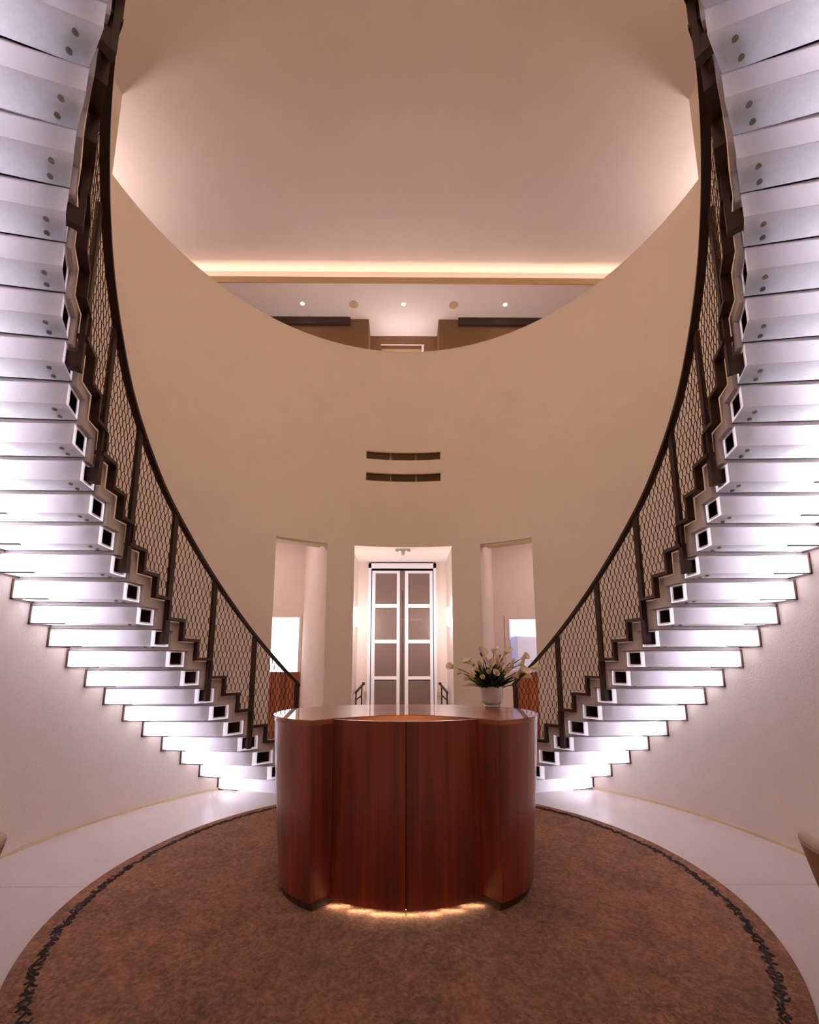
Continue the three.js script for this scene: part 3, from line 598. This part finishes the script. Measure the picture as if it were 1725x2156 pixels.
for (const [x, lab] of [[-.939, 'flat brown ceiling speaker on the white window side of the soffit'], [.831, 'flat brown ceiling speaker on the flower side of the soffit']]) {
  const c = thing('ceiling_speaker', lab, 'speaker', [x, SF, Z(6.93)]);
  part('disc', new THREE.CylinderGeometry(.075, .075, .008, 28).translate(0, -.004, 0), M.tan, c); part('rim', new THREE.TorusGeometry(.075, .005, 6, 28).rotateX(Math.PI / 2).translate(0, -.006, 0), M.tan, c);
}
{ // cove
  const c = thing('cove_light', 'long warm light strip hidden in the ceiling cove', 'light', [0, SF + .03, Z(ZF + .032)]);
  part('tray', box(-6, 6, 0, .012, -.03, .03), M.white, c); part('strip', box(-6, 6, .012, .018, -.012, .012), M.ledWarm, c);
  areaLight(WARM, LEVEL.cove, 12, .03, [0, .026, 0], [0, 9, Z(ZF + .032)], c);
}
{ // unseen lamp added behind the parapet to brighten the recess
  const c = thing('added_recess_uplight', 'added unseen linear uplight below the gallery recess', 'light', [-.05, 7.0, Z(7.5)]);
  part('tray', box(-.5, .5, 0, .02, -.04, .04), M.white, c); part('strip', box(-.48, .48, .02, .028, -.02, .02), M.led, c);
  areaLight(new THREE.Color().setRGB(1, .82, .78), 34, .96, .04, [0, .04, 0], [-.05, 9, Z(7.5)], c);
}
{ // unseen uplight added to brighten the soffit, below the parapet top edge
  const c = thing('added_parapet_uplight', 'added unseen uplight behind the curved parapet of the gallery', 'light', [0, 5.75, Z(6.85)]);
  part('tray', box(-2.6, 2.6, 0, .02, -.05, .05), M.white, c); part('strip', box(-2.55, 2.55, .02, .028, -.03, .03), M.led, c);
  areaLight(PINK, 26, 5.1, .06, [0, .04, 0], [0, 9, Z(6.85)], c);
}
for (const s of [-1, 1]) { // gallery uplighters, hidden behind the corner walls
  const c = thing('gallery_uplighter', s < 0 ? 'standing uplighter in the gallery beyond the left corner' : 'standing uplighter in the gallery beyond the right corner', 'lamp', [s * 4.7, UPF, Z(4.75)]);
  part('pole', new THREE.CylinderGeometry(.02, .02, 1.3, 14).translate(0, .66, 0), M.bronze, c); part('foot', new THREE.CylinderGeometry(.16, .17, .03, 28).translate(0, .015, 0), M.bronze, c);
  part('bowl', new THREE.LatheGeometry([[.02, 1.28], [.2, 1.36], [.26, 1.42], [.25, 1.42], [.02, 1.31]].map(([a, b]) => new THREE.Vector2(a, b)), 32), M.white, c);
  areaLight(PINK, LEVEL.gallery, .4, .4, [0, 1.43, 0], [s * 4.7, 9, Z(4.75)], c);
}
{ // warm fill added over the near side of the well, out of the frame
  const c = thing('added_well_fill', 'added warm fill strip over the entrance side of the well', 'light', [0, H - .3, Z(-.6)]);
  part('tray', box(-3.2, 3.2, -.02, 0, -.06, .06), M.white, c); part('strip', box(-3.1, 3.1, 0, .008, -.02, .02), M.ledWarm, c);
  areaLight(WARM, LEVEL.well * 5.4, 6.2, .3, [0, .02, 0], [0, 20, Z(-.6)], c);
  areaLight(WARM, LEVEL.well, 6.2, .5, [0, -.03, 0], [0, 2, Z(4.5)], c);
}
for (const s of [-1, 1]) { // lamps of the side rooms, above the lintel line
  const c = thing('side_room_light', s < 0 ? 'flat ceiling light in the side room with the white window' : 'flat ceiling light in the side room behind the flowers', 'light', [s * 3.0, 4.0, Z(6.8)]);
  part('frame', box(-.42, .42, -.03, 0, -.32, .32), M.white, c); part('panel', box(-.4, .4, -.036, -.03, -.3, .3), M.ledWarm, c);
  areaLight(PINK, LEVEL.side, .8, .6, [0, -.05, 0], [s * 3.0, 0, Z(6.8)], c);
}
{ const c = thing('vestibule_fill_light', 'added flat fill light in the entrance vestibule', 'light', [0, HEAD, Z(-1.6)]);  // fill lamp added behind the camera for the near walls and rug
  part('frame', box(-.52, .52, -.03, 0, -.32, .32), M.white, c); part('panel', box(-.5, .5, -.036, -.03, -.3, .3), M.ledWarm, c);
  areaLight(new THREE.Color().setRGB(1, .66, .44), LEVEL.vestibule, 1, .6, [0, -.05, 0], [0, 0, Z(-1.6)], c);
}

renderer.render(scene, camera);
